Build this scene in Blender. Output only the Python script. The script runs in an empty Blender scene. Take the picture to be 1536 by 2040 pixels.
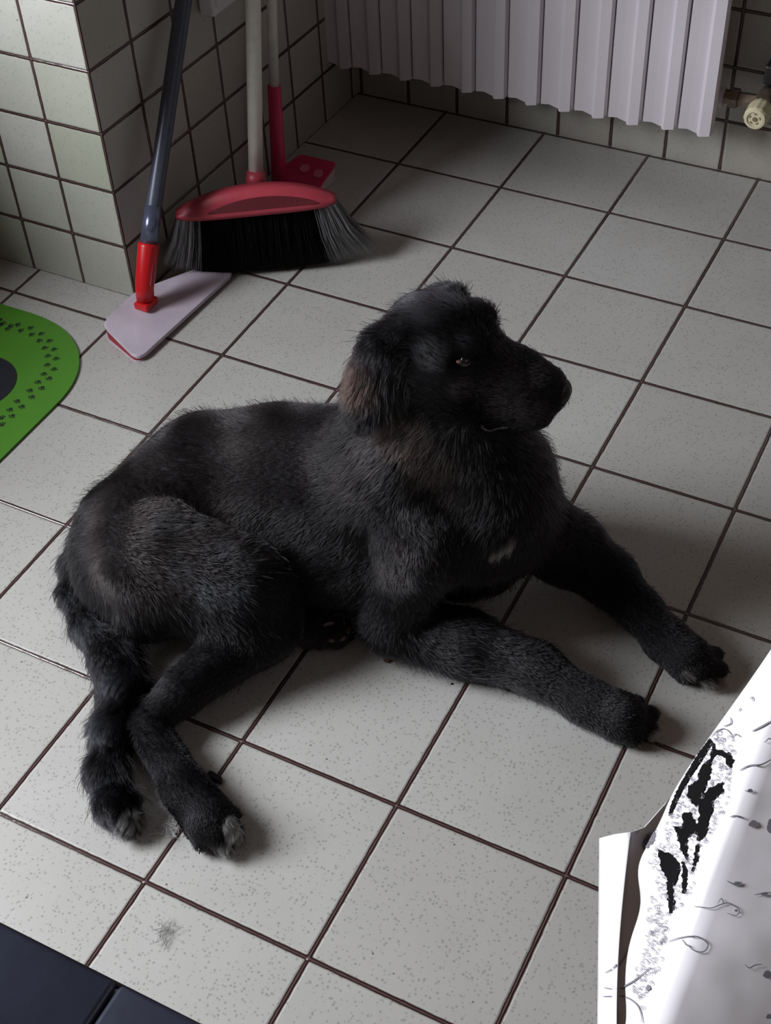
import bpy, bmesh, math, random
import numpy as np
from mathutils import Vector, Matrix
from mathutils.bvhtree import BVHTree

random.seed(7); RNG = np.random.default_rng(7)
C = bpy.context.scene.collection
SC = bpy.context.scene

# ---------------------------------------------------------------- camera
CAM = np.array([0.4157849, -0.5264888, 1.2986611])
RM = np.array([[0.890181848, 0.453769611, -0.040858496],
               [0.296078268, -0.644321373, -0.705115326],
               [-0.346285909, 0.615583551, -0.707914515]])   # right, down, forward
FPX = 2721.8
cam = bpy.data.cameras.new('camera'); camo = bpy.data.objects.new('camera', cam); C.objects.link(camo)
M = Matrix.Identity(4)
for i in range(3):
    M[i][0] = RM[0][i]; M[i][1] = -RM[1][i]; M[i][2] = -RM[2][i]; M[i][3] = CAM[i]
camo.matrix_world = M
cam.sensor_fit = 'VERTICAL'; cam.sensor_height = 24; cam.sensor_width = 24*1536/2040
cam.lens = FPX/2040*24; cam.clip_start = .02
SC.camera = camo
SC.view_settings.view_transform = 'Standard'; SC.view_settings.look = 'None'
SC.view_settings.gamma = 1; SC.view_settings.exposure = 0.0
SC.view_settings.use_curve_mapping = False
SC.cycles.use_denoising = True
SC.cycles.max_bounces = 6

# ---------------------------------------------------------------- light
w = bpy.data.worlds.new('world'); SC.world = w; w.use_nodes = True
w.node_tree.nodes['Background'].inputs[0].default_value = (1.0, .73, .62, 1)
w.node_tree.nodes['Background'].inputs[1].default_value = .066
def area(name, loc, target, sx, sy, power, col):
    l = bpy.data.lights.new(name, 'AREA'); l.shape = 'RECTANGLE'; l.size = sx; l.size_y = sy
    l.energy = power; l.color = col
    o = bpy.data.objects.new(name, l); C.objects.link(o); o.location = loc
    o.rotation_euler = (Vector(target)-Vector(loc)).to_track_quat('-Z', 'Y').to_euler()
    return o
area('window_daylight', (-1.75, -.42, 1.2), (-.2, -.30, 0), 1.0, 1.0, 82, (.925, .945, 1.0))

# ---------------------------------------------------------------- helpers
def ray(px, py):
    return RM.T @ np.array([(px-768)/FPX, (py-1020)/FPX, 1.0])
def at(px, py, z):
    d = ray(px, py); return CAM + d*(z-CAM[2])/d[2]
def atx(px, py, x):
    d = ray(px, py); return CAM + d*(x-CAM[0])/d[0]
def aty(px, py, y):
    d = ray(px, py); return CAM + d*(y-CAM[1])/d[1]

def lin(r, g, b):
    f = lambda c: c/12.92 if c <= .04045 else ((c+.055)/1.055)**2.4
    return (f(r/255), f(g/255), f(b/255), 1)

def mat(name, col, rough=.5, metal=0, spec=.5, **kw):
    m = bpy.data.materials.new(name); m.use_nodes = True
    b = m.node_tree.nodes['Principled BSDF']
    b.inputs['Base Color'].default_value = col if len(col) == 4 else (*col, 1)
    b.inputs['Roughness'].default_value = rough; b.inputs['Metallic'].default_value = metal
    b.inputs['Specular IOR Level'].default_value = spec
    for k, v in kw.items(): b.inputs[k].default_value = v
    return m

class NT:
    def __init__(s, m): s.t = m.node_tree; s.b = s.t.nodes['Principled BSDF']
    def n(s, typ, **kw):
        o = s.t.nodes.new(typ)
        for k, v in kw.items(): setattr(o, k, v)
        return o
    def l(s, a, b): s.t.links.new(a, b)
    def m(s, op, a, b=None, c=None, clamp=False):
        o = s.t.nodes.new('ShaderNodeMath'); o.operation = op; o.use_clamp = clamp
        for i, v in enumerate((a, b, c)):
            if v is None: continue
            if isinstance(v, (int, float)): o.inputs[i].default_value = v
            else: s.l(v, o.inputs[i])
        return o.outputs[0]
    def mix(s, f, a, b, mode='MIX'):
        o = s.t.nodes.new('ShaderNodeMix'); o.data_type = 'RGBA'; o.blend_type = mode
        for i, v in ((0, f), (6, a), (7, b)):
            if isinstance(v, (int, float)): o.inputs[i].default_value = v
            elif isinstance(v, tuple): o.inputs[i].default_value = v
            else: s.l(v, o.inputs[i])
        return o.outputs[2]
    def ramp(s, v, stops):
        o = s.t.nodes.new('ShaderNodeValToRGB'); s.l(v, o.inputs[0])
        e = o.color_ramp.elements
        while len(e) < len(stops): e.new(.5)
        for i, (p, c) in enumerate(stops): e[i].position = p; e[i].color = c if isinstance(c, tuple) else (c, c, c, 1)
        return o.outputs[0]

def noisy(m, scale=40, amt=.25, bump=.0, dist=.001):
    """small tone variation and bump on a plain material"""
    t = NT(m); base = tuple(t.b.inputs['Base Color'].default_value)
    tc = t.n('ShaderNodeTexCoord'); nz = t.n('ShaderNodeTexNoise'); nz.inputs['Scale'].default_value = scale
    nz.inputs['Detail'].default_value = 5; t.l(tc.outputs['Object'], nz.inputs['Vector'])
    f = t.m('MULTIPLY', nz.outputs[0], 1.0)
    dark = tuple(c*(1-amt) for c in base[:3])+(1,); lt = tuple(min(1, c*(1+amt)) for c in base[:3])+(1,)
    t.l(t.ramp(f, [(.3, dark), (.7, lt)]), t.b.inputs['Base Color'])
    if bump:
        bn = t.n('ShaderNodeBump'); bn.inputs['Strength'].default_value = bump; bn.inputs['Distance'].default_value = dist
        t.l(nz.outputs[0], bn.inputs['Height']); t.l(bn.outputs[0], t.b.inputs['Normal'])
    return m

def tile_mat(name, u, v, pu, pv, ou, ov, gw, colA, colB, speck=.5, rough=.33, grime=.35, spk=215, thr=.08):
    """square glazed tiles in world space: u, v axis indices; pu, pv pitch; ou, ov origin; gw half grout width"""
    m = mat(name, (.5, .5, .5), rough); t = NT(m)
    g = t.n('ShaderNodeNewGeometry'); sp = t.n('ShaderNodeSeparateXYZ'); t.l(g.outputs['Position'], sp.inputs[0])
    wob = t.n('ShaderNodeTexNoise'); wob.inputs['Scale'].default_value = 60; t.l(g.outputs['Position'], wob.inputs['Vector'])
    wv = t.m('MULTIPLY', t.m('SUBTRACT', wob.outputs[0], .5), .0016)
    cells = []; ds = []
    for ax, p, o in ((u, pu, ou), (v, pv, ov)):
        s = t.m('DIVIDE', t.m('SUBTRACT', sp.outputs[ax], o), p)
        cells.append(t.m('FLOOR', s))
        fr = t.m('FRACT', s)
        ds.append(t.m('MULTIPLY', t.m('MINIMUM', fr, t.m('SUBTRACT', 1.0, fr)), p))
    # rounded corners where lines meet
    d = t.m('ADD', t.m('SMOOTH_MIN', ds[0], ds[1], .003), wv)
    mask = t.m('DIVIDE', t.m('SUBTRACT', d, gw*.8), gw*.45, clamp=True)       # 0 grout .. 1 tile
    cb = t.n('ShaderNodeCombineXYZ'); t.l(cells[0], cb.inputs[0]); t.l(cells[1], cb.inputs[1])
    wn = t.n('ShaderNodeTexWhiteNoise'); wn.noise_dimensions = '2D'; t.l(cb.outputs[0], wn.inputs['Vector'])
    base = t.mix(wn.outputs['Value'], colA, colB)
    # soft cloudiness
    nz = t.n('ShaderNodeTexNoise'); nz.inputs['Scale'].default_value = 9; nz.inputs['Detail'].default_value = 4
    t.l(g.outputs['Position'], nz.inputs['Vector'])
    base = t.mix(t.m('MULTIPLY', t.ramp(nz.outputs[0], [(.35, 0.), (.7, 1.)]), grime), base, tuple(c*.86 for c in colB[:3])+(1,))
    # speckles fired into the glaze
    vo = t.n('ShaderNodeTexVoronoi'); vo.inputs['Scale'].default_value = spk; vo.inputs['Randomness'].default_value = .95
    t.l(g.outputs['Position'], vo.inputs['Vector'])
    vc = t.n('ShaderNodeSeparateColor'); t.l(vo.outputs['Color'], vc.inputs[0])
    size = t.m('MULTIPLY_ADD', vc.outputs[0], .26, .12)
    dot = t.m('SUBTRACT', 1.0, t.m('DIVIDE', t.m('SUBTRACT', vo.outputs['Distance'], t.m('MULTIPLY', size, .6)), .20, clamp=True))
    dot = t.m('MULTIPLY', dot, t.m('MULTIPLY', t.m('GREATER_THAN', vc.outputs[1], thr), speck))
    base = t.mix(dot, base, lin(112, 116, 108))
    # rare dark pits
    vo2 = t.n('ShaderNodeTexVoronoi'); vo2.inputs['Scale'].default_value = 34; t.l(g.outputs['Position'], vo2.inputs['Vector'])
    c2 = t.n('ShaderNodeSeparateColor'); t.l(vo2.outputs['Color'], c2.inputs[0])
    pit = t.m('MULTIPLY', t.m('LESS_THAN', vo2.outputs['Distance'], .045), t.m('GREATER_THAN', c2.outputs[0], .6))
    base = t.mix(t.m('MULTIPLY', pit, .7), base, lin(60, 52, 44))
    gn = t.n('ShaderNodeTexNoise'); gn.inputs['Scale'].default_value = 25; t.l(g.outputs['Position'], gn.inputs['Vector'])
    grout = t.mix(gn.outputs[0], lin(36, 20, 18), lin(62, 40, 36))
    grout = t.mix(t.m('SUBTRACT', 1.0, t.m('DIVIDE', t.m('SUBTRACT', d, gw*.05), gw*.38, clamp=True)), grout, lin(104, 84, 84))  # lighter centre strip paints a gloss highlight into the joint
    t.l(t.mix(mask, grout, base), t.b.inputs['Base Color'])
    t.l(t.m('MULTIPLY_ADD', mask, rough-.18, .18), t.b.inputs['Roughness'])
    # profile: tile edge falls into the joint, glossy bead along its middle
    bead = t.m('MULTIPLY', t.m('SUBTRACT', 1.0, t.m('DIVIDE', d, gw*.55, clamp=True)), 1.0)
    h = t.m('MAXIMUM', t.m('DIVIDE', t.m('SUBTRACT', d, gw*.55), gw*1.1, clamp=True), bead)
    h = t.m('SUBTRACT', h, t.m('MULTIPLY', dot, .10))
    bn = t.n('ShaderNodeBump'); bn.inputs['Strength'].default_value = .7; bn.inputs['Distance'].default_value = .0012
    t.l(h, bn.inputs['Height']); t.l(bn.outputs[0], t.b.inputs['Normal'])
    return m

def link(name, bm, m, parent=None, smooth=False, mats=None):
    me = bpy.data.meshes.new(name); bm.to_mesh(me); bm.free()
    o = bpy.data.objects.new(name, me); C.objects.link(o)
    for x in (mats or [m]): me.materials.append(x)
    if smooth: me.polygons.foreach_set('use_smooth', [True]*len(me.polygons))
    if parent is not None: o.parent = parent; o.matrix_parent_inverse = Matrix.Identity(4); o.location = -Vector(origin(parent))
    return o
def origin(o):
    v = Vector(o.location)
    while o.parent: o = o.parent; v += Vector(o.location)
    return v
def tag(o, label=None, cat=None, group=None, kind=None):
    if label: o['label'] = label
    if cat: o['category'] = cat
    if group: o['group'] = group
    if kind: o['kind'] = kind
    return o
def empty(name, loc):
    o = bpy.data.objects.new(name, None); C.objects.link(o); o.location = loc; o.empty_display_size = .05; return o

def box(bm, lo, hi, bev=0, seg=2, mtx=None):
    r = bmesh.ops.create_cube(bm, size=1)
    vs = r['verts']
    for v in vs:
        v.co = Vector([lo[i]+(v.co[i]+.5)*(hi[i]-lo[i]) for i in range(3)])
    if bev:
        es = list({e for v in vs for e in v.link_edges})
        rr = bmesh.ops.bevel(bm, geom=es, offset=bev, segments=seg, affect='EDGES', profile=.5)
        vs = list({v for f in rr['faces'] for v in f.verts} | {v for v in vs if v.is_valid})
    if mtx is not None:
        bmesh.ops.transform(bm, matrix=mtx, verts=vs)
    return vs
def tube(bm, pts, rads, n=20, cap=True):
    pts = [Vector(p) for p in pts]; rings = []
    if isinstance(rads, (int, float)): rads = [rads]*len(pts)
    prev = None
    for i, p in enumerate(pts):
        a = pts[max(i-1, 0)]; b = pts[min(i+1, len(pts)-1)]
        d = b-a
        if d.length < 1e-9: d = prev or Vector((0, 0, 1))
        d.normalize(); prev = d
        if i == 0:
            x = d.orthogonal().normalized()
        else:
            x = (x-d*x.dot(d)).normalized()
        y = d.cross(x)
        rings.append([bm.verts.new(p+(x*math.cos(2*math.pi*k/n)+y*math.sin(2*math.pi*k/n))*rads[i]) for k in range(n)])
    for r0, r1 in zip(rings, rings[1:]):
        for k in range(n): bm.faces.new((r0[k], r0[(k+1) % n], r1[(k+1) % n], r1[k]))
    if cap:
        bm.faces.new(rings[0][::-1]); bm.faces.new(rings[-1])
    return rings
def prism(bm, poly, z0, z1, mtx=None, bev=0, seg=2):
    """poly: list of (x, y) counter-clockwise"""
    a = [bm.verts.new((x, y, z0)) for x, y in poly]; b = [bm.verts.new((x, y, z1)) for x, y in poly]
    n = len(poly); fs = [bm.faces.new(a[::-1]), bm.faces.new(b)]
    for i in range(n): fs.append(bm.faces.new((a[i], a[(i+1) % n], b[(i+1) % n], b[i])))
    vs = a+b
    if bev:
        es = [e for f in fs[:2] for e in f.edges]
        rr = bmesh.ops.bevel(bm, geom=es, offset=bev, segments=seg, affect='EDGES', profile=.5)
        vs = list({v for f in rr['faces'] for v in f.verts} | {v for v in vs if v.is_valid})
    if mtx is not None: bmesh.ops.transform(bm, matrix=mtx, verts=vs)
    return vs
def roundpoly(pts, r, seg=6):
    out = []; n = len(pts)
    for i in range(n):
        p = Vector(pts[i]).to_2d(); a = (Vector(pts[i-1]).to_2d()-p); b = (Vector(pts[(i+1) % n]).to_2d()-p)
        rr = r[i] if isinstance(r, (list, tuple)) else r
        la = min(rr, a.length*.48); lb = min(rr, b.length*.48)
        A = p+a.normalized()*la; B = p+b.normalized()*lb
        for k in range(seg+1):
            t = k/seg; q = A*(1-t)**2+p*2*t*(1-t)+B*t*t; out.append((q.x, q.y))
    return out

# ---------------------------------------------------------------- room shell
XW, YP, YB = -.797, .868, 1.604
tA, tB = lin(188, 188, 184), lin(180, 179, 174)
m_floor = tile_mat('floor_tiles', 0, 1, .2, .2, 0, 0, .0027, tA, tB)
wA, wB = lin(184, 183, 178), lin(166, 162, 152)
m_wside = tile_mat('wall_tiles_side', 1, 2, .1015, .098, YP, -.002, .0029, wA, wB, .25, .3, .5, 190, .65)
m_wback = tile_mat('wall_tiles_back', 0, 2, .1015, .098, -.071, -.004, .0030, wA, wB, .25, .3, .5, 190, .65)
m_wfront = tile_mat('wall_tiles_pillar', 0, 2, .1015, .098, -.8068, -.002, .0027, wA, lin(164, 168, 152), .3, .3, .4, 190, .6)
bm = bmesh.new(); box(bm, (-2.3, -1.6, -.06), (1.6, 1.75, 0)); tag(link('floor', bm, m_floor), kind='structure')
bm = bmesh.new(); box(bm, (XW-.02, YB, 0), (1.6, YB+.12, 2.4)); tag(link('wall_back', bm, m_wback), kind='structure')
# projecting wall block: its long side is the side wall, its end faces the room
bm = bmesh.new()
prism(bm, [(-1.135, YP), (-.8065, YP), (-.7845, YB+.12), (-1.135, YB+.12)], 0, 2.4)
bm.normal_update()
for f in bm.faces: f.material_index = 1 if abs(f.normal.y) > .7 else 0
tag(link('wall_side', bm, None, mats=[m_wside, m_wfront]), kind='structure')
m_dark = noisy(mat('dark_paint', lin(74, 52, 56), .6), 20)
bm = bmesh.new(); box(bm, (-2.3, YP+.02, 0), (-1.137, YB+.12, 2.4)); tag(link('wall_recess', bm, m_dark), kind='structure')

# ---------------------------------------------------------------- low cabinet added unseen at left to shade the mat and lower wall
m_cab = noisy(mat('shade_cabinet_board', lin(120, 92, 70), .5), 10, .15)
cab = tag(empty('shade_cabinet', (-1.6, .42, 0)), 'added low brown cabinet, unseen left of the mat, shading mat and lower wall', 'cabinet')
bm = bmesh.new(); box(bm, (-1.66, -.14, 0), (-1.21, .84, .57), .003, 1); link('shade_cabinet_body', bm, m_cab, cab)
for i in range(2):
    bm = bmesh.new(); box(bm, (-1.21, -.13+i*.485, .05), (-1.192, .345+i*.485, .56), .003, 1); dr_ = link('shade_cabinet_door', bm, m_cab, cab)
    bm = bmesh.new(); tube(bm, [(-1.192, .31+i*.08, .34), (-1.184, .31+i*.08, .34), (-1.184, .31+i*.08, .44), (-1.192, .31+i*.08, .44)], .004, 10); link('handle', bm, m_whitebox if 0 else m_dark, dr_)

# ---------------------------------------------------------------- wall socket box
m_whitebox = noisy(mat('white_plastic_box', lin(200, 200, 200), .4), 30, .06)
bm = bmesh.new(); box(bm, (XW, 1.135, .358), (XW+.028, 1.222, .47), .005, 3)
so = tag(link('socket_box', bm, m_whitebox, smooth=False), 'white plastic socket box fixed to the tiled side wall behind the mop handle', 'socket')
bm = bmesh.new(); box(bm, (XW+.026, 1.142, .372), (XW+.032, 1.215, .462), .002, 2)
link('cover_plate', bm, m_whitebox, so)
bm = bmesh.new(); tube(bm, [(XW+.014, 1.16, .352), (XW+.014, 1.16, .36)], .005, 12)
link('cable_gland', bm, mat('grey_gland', lin(120, 120, 120), .5), so)

# ---------------------------------------------------------------- radiator
m_rad = noisy(mat('radiator_enamel', lin(212, 206, 212), .38), 6, .04)
rad = tag(empty('radiator', (-.41, 1.54, .11)), 'white ribbed aluminium radiator on the back wall', 'radiator')
P = .0613; x0 = -.742-P
NF = 12
for i in range(NF):
    xl = x0+i*P; xr = xl+P
    zb = .108+.0008*i+(.004 if i > 9 else 0)
    bm = bmesh.new()
    # front profile in plan (x, y), extruded up; a fold line at 62 %
    prof = [(xl+.0012, 1.506), (xl+.004, 1.499), (xl+P*.30, 1.5015), (xl+P*.56, 1.5035), (xl+P*.60, 1.4985), (xl+P*.66, 1.4965), (xr-.004, 1.498), (xr-.0012, 1.505),
            (xr-.0012, 1.512), (xl+P*.56, 1.512), (xl+P*.5, 1.585), (xl+P*.44, 1.585), (xl+P*.40, 1.512), (xl+.0012, 1.512)]
    n = len(prof)
    dip = lambda x: .004*math.sin((x-xl)/P*math.pi*2+.3)
    a = [bm.verts.new((x, y, zb+dip(x)+(.004 if y > 1.51 else 0))) for x, y in prof]
    m1 = [bm.verts.new((x, y, zb+.012)) for x, y in prof]
    b = [bm.verts.new((x, y, .72)) for x, y in prof]
    for lo, hi in ((a, m1), (m1, b)):
        for k in range(n): bm.faces.new((lo[k], lo[(k+1) % n], hi[(k+1) % n], hi[k]))
    bm.faces.new(a[::-1]); bm.faces.new(b)
    bmesh.ops.recalc_face_normals(bm, faces=bm.faces)
    link('fin', bm, m_rad, rad)
bm = bmesh.new(); tube(bm, [(x0, 1.55, .165), (-.068, 1.55, .165)], .016, 20); link('lower_manifold', bm, m_rad, rad)
bm = bmesh.new(); tube(bm, [(x0, 1.55, .66), (-.068, 1.55, .66)], .016, 20); link('upper_manifold', bm, m_rad, rad)
for xx in (-.6, -.2):
    bm = bmesh.new(); box(bm, (xx-.01, 1.56, .60), (xx+.01, YB, .63)); link('bracket', bm, m_rad, rad)

# valve
m_brass = noisy(mat('tarnished_metal', lin(132, 116, 104), .38, .75), 60, .35, .3)
m_knob = noisy(mat('aged_cream_plastic', lin(206, 198, 166), .45), 80, .1)
m_blackv = mat('valve_bench_black', lin(20, 20, 22), .5)  # plain black of the clamp, seat frame and bench legs
val = tag(empty('radiator_valve', (-.03, 1.53, .17)), 'tarnished radiator valve with a round cream knob beside the radiator', 'valve')
kc = aty(1502, 240, 1.475)
bm = bmesh.new(); tube(bm, [(-.068, 1.55, .168), (-.058, 1.55, .168), (-.0575, 1.55, .168), (-.045, 1.55, .168), (-.0445, 1.55, .168), (kc[0], 1.55, .168), (kc[0]+.02, 1.55, .168)], [.012, .012, .017, .017, .012, .014, .014], 6)
link('union_nut', bm, m_brass, val)
bm = bmesh.new(); tube(bm, [(kc[0], 1.565, kc[2]+.001), (kc[0], 1.545, kc[2]+.001), (kc[0], 1.53, kc[2]), (kc[0], 1.512, kc[2])], [.016, .018, .015, .013], 24)
tube(bm, [(kc[0]+.005, 1.55, .17), (kc[0]+.008, 1.57, .13), (kc[0]+.008, YB, .12)], .008, 12)
link('valve_body', bm, m_brass, val, True)
bm = bmesh.new()
box(bm, (kc[0]-.012, 1.55, kc[2]+.022), (kc[0]+.09, YB, kc[2]+.055), .004, 2)
link('pipe_clamp', bm, m_blackv, val)
bm = bmesh.new()
N = 48; prof = [(1.514, .010), (1.513, .0185), (1.505, .0195), (1.482, .0185), (1.478, .0165), (1.4775, .0125), (1.4795, .012), (1.4795, .0)]
rings = []
for yy, r in prof[:-1]:
    rings.append([bm.verts.new((kc[0]+math.cos(2*math.pi*k/N)*r*(1+(.03 if (k % 4 < 2 and r > .018) else 0)), yy, kc[2]+math.sin(2*math.pi*k/N)*r*(1+(.03 if (k % 4 < 2 and r > .018) else 0)))) for k in range(N)])
for r0, r1 in zip(rings, rings[1:]):
    for k in range(N): bm.faces.new((r0[k], r0[(k+1) % N], r1[(k+1) % N], r1[k]))
bm.faces.new(rings[0][::-1]); bm.faces.new(rings[-1]); bmesh.ops.recalc_face_normals(bm, faces=bm.faces)
kn = link('knob', bm, m_knob, val)
bm = bmesh.new()
tube(bm, [(kc[0], 1.4800, kc[2]), (kc[0], 1.4775, kc[2])], .0035, 12)
for a in range(5):
    t0 = a*2*math.pi/5+.3
    box(bm, (-.0022, -.0006, -.0012), (.0022, .0006, .0012), mtx=Matrix.Translation((kc[0]+math.cos(t0)*.0085, 1.4795, kc[2]+math.sin(t0)*.0085)) @ Matrix.Rotation(-t0+math.pi/2, 4, 'Y'))
link('dial_mark', bm, mat('dial_mark', lin(120, 108, 84), .6), kn)

# ---------------------------------------------------------------- flat mop
m_lilac = mat('mop_plate_plastic', lin(200, 190, 204), .42)
noisy(m_lilac, 22, .10)
m_red = mat('red_plastic', lin(196, 22, 30), .35)
m_dkred = mat('dark_red_plastic', lin(150, 26, 44), .45)
m_steelblue = noisy(mat('grey_painted_tube', lin(74, 78, 92), .35, .2), 60, .08)
mop = tag(empty('flat_mop', (-.74, .85, 0)), 'flat mop with dark grey handle and red socket leaning on the wall corner', 'mop')
def plate(z0, z1, tiltz, poly, name, m, bev):
    bm = bmesh.new(); prism(bm, roundpoly(poly, [.018, .012, .016, .02, .012], 5), z0, z1, bev=bev)
    for v in bm.verts: v.co.z += tiltz(v.co)
    return link(name, bm, m, mop)
def pz(px, py, z): q = at(px, py, z); return (q[0], q[1])
top = [pz(275, 718, .010), pz(466, 541, .010), pz(430, 525, .012), pz(268, 585, .024), pz(203, 645, .027)]
lift = lambda c: max(0, min(1, (-.69-c.x)/.10))*.018
plate(.003, .0095, lift, top, 'top_plate', m_lilac, .002)
under = [(x-(.010 if i in (1, 2) else .002 if i == 0 else 0), y) for i, (x, y) in enumerate(top)]
plate(.0012, .0032, lambda c: 0 if c.z < .002 else lift(c), [(x*.985-.735*.015, y*.985+.85*.015) for x, y in under], 'red_core', m_dkred, 0)
plate(.0, .0016, lambda c: 0, under, 'bottom_plate', m_lilac, .0004)
j0 = atx(287, 583, -.758); j1 = atx(296, 484, -.762); j2 = atx(366, 0, -.772)
dv = (j2-j1); j3 = j1+dv*3.0; j3[0] = -.783
bm = bmesh.new(); jm = j0*.5+j1*.5
tube(bm, [(j0[0], j0[1], .036), j0*.9+j1*.1, jm, j1*.94+j0*.06, j1], [.014, .0145, .0155, .0165, .0155], 24)
link('socket', bm, m_red, mop, True)
bm = bmesh.new(); box(bm, (-.0035, -.0035, -.018), (.0035, .0035, .018), .0015, 2, Matrix.Translation(Vector(jm)+Vector((.0125, -.006, -.005))) @ Vector(j1-j0).to_track_quat('Z', 'Y').to_matrix().to_4x4())
link('socket_slot', bm, m_dkred, mop)
bm = bmesh.new(); box(bm, (-.013, -.016, -.006), (.013, .016, .006), .003, 2, Matrix.Translation((j0[0], j0[1], .028)))
link('hinge', bm, m_red, mop)
bm = bmesh.new(); tube(bm, [j1-dv*.02, j1, j2, j3], [.0125, .0125, .0125, .0125], 24)
link('handle', bm, m_steelblue, mop, True)
bm = bmesh.new(); tube(bm, [j1-dv*.01, j1+dv*.16], [.0138, .0132], 24)
link('ferrule', bm, mat('pale_tube_end', lin(96, 102, 124), .25, .5), mop, True)

# ---------------------------------------------------------------- broom
m_broomred = noisy(mat('faded_red_plastic', lin(178, 64, 78), .42), 30, .08)
m_white = noisy(mat('white_painted_tube', lin(214, 212, 204), .4), 70, .08)
m_bgrey = mat('grey_bristle', lin(120, 120, 122), .6)
m_bblack = mat('black_bristle', lin(7, 7, 9), .9, 0, .15)
HL = Vector((-.748, .936, .108)); HR = Vector((-.552, 1.092, .112))
HL = Vector(at(352, 432, .108)); HR = Vector(at(670, 400, .112))
hd = (HR-HL); HLen = hd.length; hd.normalize(); hn = Vector((hd.y, -hd.x, 0)).normalized()   # towards the room
broom = tag(empty('broom', ((HL+HR)/2*1.0).to_tuple()), 'white-handled broom with faded red head and black and grey bristles', 'broom')
broom.location.z = 0
bm = bmesh.new()
NS = 36
secs = []
for i in range(NS+1):
    t = i/NS; s = (t-.5)*2
    c = HL.lerp(HR, t)
    wd = .021*(1-abs(s)**5*.55); hgt = .030*(1-abs(s)**2.2)+.011
    ring = []
    for (a, h) in ((-1, 0), (1, 0), (1.05, .008), (.72, .6*hgt), (.5, hgt), (-.5, hgt), (-.72, .6*hgt), (-1.05, .008)):
        ring.append(bm.verts.new(c+hn*(a*wd)+Vector((0, 0, h))))
    secs.append(ring)
for r0, r1 in zip(secs, secs[1:]):
    for k in range(8): bm.faces.new((r0[k], r0[(k+1) % 8], r1[(k+1) % 8], r1[k]))
bm.faces.new(secs[0][::-1]); bm.faces.new(secs[-1]); bmesh.ops.recalc_face_normals(bm, faces=bm.faces)
bh = link('broom_head', bm, m_broomred, broom, True)
# dark sheet on the head's face painting in the shade of an arched recess
bm = bmesh.new()
for i in range(17):
    t = i/16; s = (t-.5)*2; c = HL.lerp(HR, .20+.68*t)
    hh = .017*(1-s*s)+.0008
    for h in (.011, .011+hh):
        tt = (.20+.68*t-.5)*2; HG = .030*(1-abs(tt)**2.2)+.011
        a = 1.05-(h-.008)/(.6*HG-.008)*.33 if h < .6*HG else .72-(h-.6*HG)/(.4*HG)*.22
        bm.verts.new(c+hn*(a*.021+.0008)+Vector((0, 0, h+.0006)))
bm.verts.ensure_lookup_table()
for i in range(16): bm.faces.new((bm.verts[2*i], bm.verts[2*i+1], bm.verts[2*i+3], bm.verts[2*i+2]))
r = bmesh.ops.extrude_face_region(bm, geom=bm.faces[:]); bmesh.ops.translate(bm, vec=hn*-.002, verts=[v for v in r['geom'] if isinstance(v, bmesh.types.BMVert)])
bmesh.ops.recalc_face_normals(bm, faces=bm.faces)
link('recess_shade_sheet', bm, mat('recess_shade_red', lin(96, 28, 36), .5), bh)
bb = at(510, 360, .135); bt = atx(504, 0, -.700); bd = bt-bb
bm = bmesh.new(); tube(bm, [bb-bd*.03, bb+bd*.02, bb+bd*.06], [.018, .0165, .0145], 24)
link('handle_socket', bm, m_broomred, broom, True)
k = (-.783-bb[0])/bd[0] if abs(bd[0]) > 1e-4 else 4
bm = bmesh.new(); tube(bm, [bb, bb+bd*1.0, bb+bd*min(max(k, 3.0), 5)], .0118, 24)
link('handle', bm, m_white, broom, True)
def bristles(name, t0, t1, n, m, spread, wid=.0009):
    bm = bmesh.new()
    for i in range(n):
        t = t0+(t1-t0)*random.random(); s = (t-.5)*2; d0 = (random.random()-.5)*2
        root = HL.lerp(HR, t)+hn*(d0*.014)+Vector((0, 0, .002))
        ex = (abs(s)**3.0)*.062*(1 if s > 0 else -.62)+random.gauss(0, .003)
        tip = HL.lerp(HR, t)+hd*ex+hn*(d0*.026+.003+random.gauss(0, .003)); tip.z = .004+random.random()*.008+(abs(s)**4)*(.030 if s < 0 else .016)
        mid = (root+tip)/2+hd*(ex*-.12)+hn*(random.gauss(0, .001))
        side = (hd*random.gauss(0, 1)+hn*random.gauss(0, 1)).normalized()*wid*.5
        a = [bm.verts.new(root-side), bm.verts.new(root+side)]; b = [bm.verts.new(mid-side), bm.verts.new(mid+side)]; c = bm.verts.new(tip)
        bm.faces.new((a[0], a[1], b[1], b[0])); bm.faces.new((b[0], b[1], c))
    return tag(link(name, bm, m, broom), kind='stuff')
def core(name, t0, t1, m):
    """solid inner bulk of the bristle bundle so that it is opaque"""
    bm = bmesh.new(); R0 = []
    for i in range(17):
        t = t0+(t1-t0)*i/16; s = (t-.5)*2; ex = (abs(s)**3)*.056*(1 if s > 0 else -.62); c = HL.lerp(HR, t)
        zt = .010+(abs(s)**4)*(.032 if s < 0 else .018)
        ring = []
        for (f, wd, zz) in ((0, .013, .004), (.5, .020, None), (1, .028, 'b')):
            z = c.z+.002 if zz == .004 else ((c.z+zt)/2 if zz is None else zt)
            q = c+hd*(ex*f)
            ring.append((Vector((q.x, q.y, z))+hn*(wd*.8+.002*f), Vector((q.x, q.y, z))-hn*(wd*.8-.002*f)))
        R0.append([bm.verts.new(ring[0][0]), bm.verts.new(ring[1][0]), bm.verts.new(ring[2][0]), bm.verts.new(ring[2][1]), bm.verts.new(ring[1][1]), bm.verts.new(ring[0][1])])
    for a, b in zip(R0, R0[1:]):
        for k in range(6): bm.faces.new((a[k], a[(k+1) % 6], b[(k+1) % 6], b[k]))
    bm.faces.new(R0[0][::-1]); bm.faces.new(R0[-1]); bmesh.ops.recalc_face_normals(bm, faces=bm.faces)
    return link(name, bm, m, broom, True)
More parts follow.
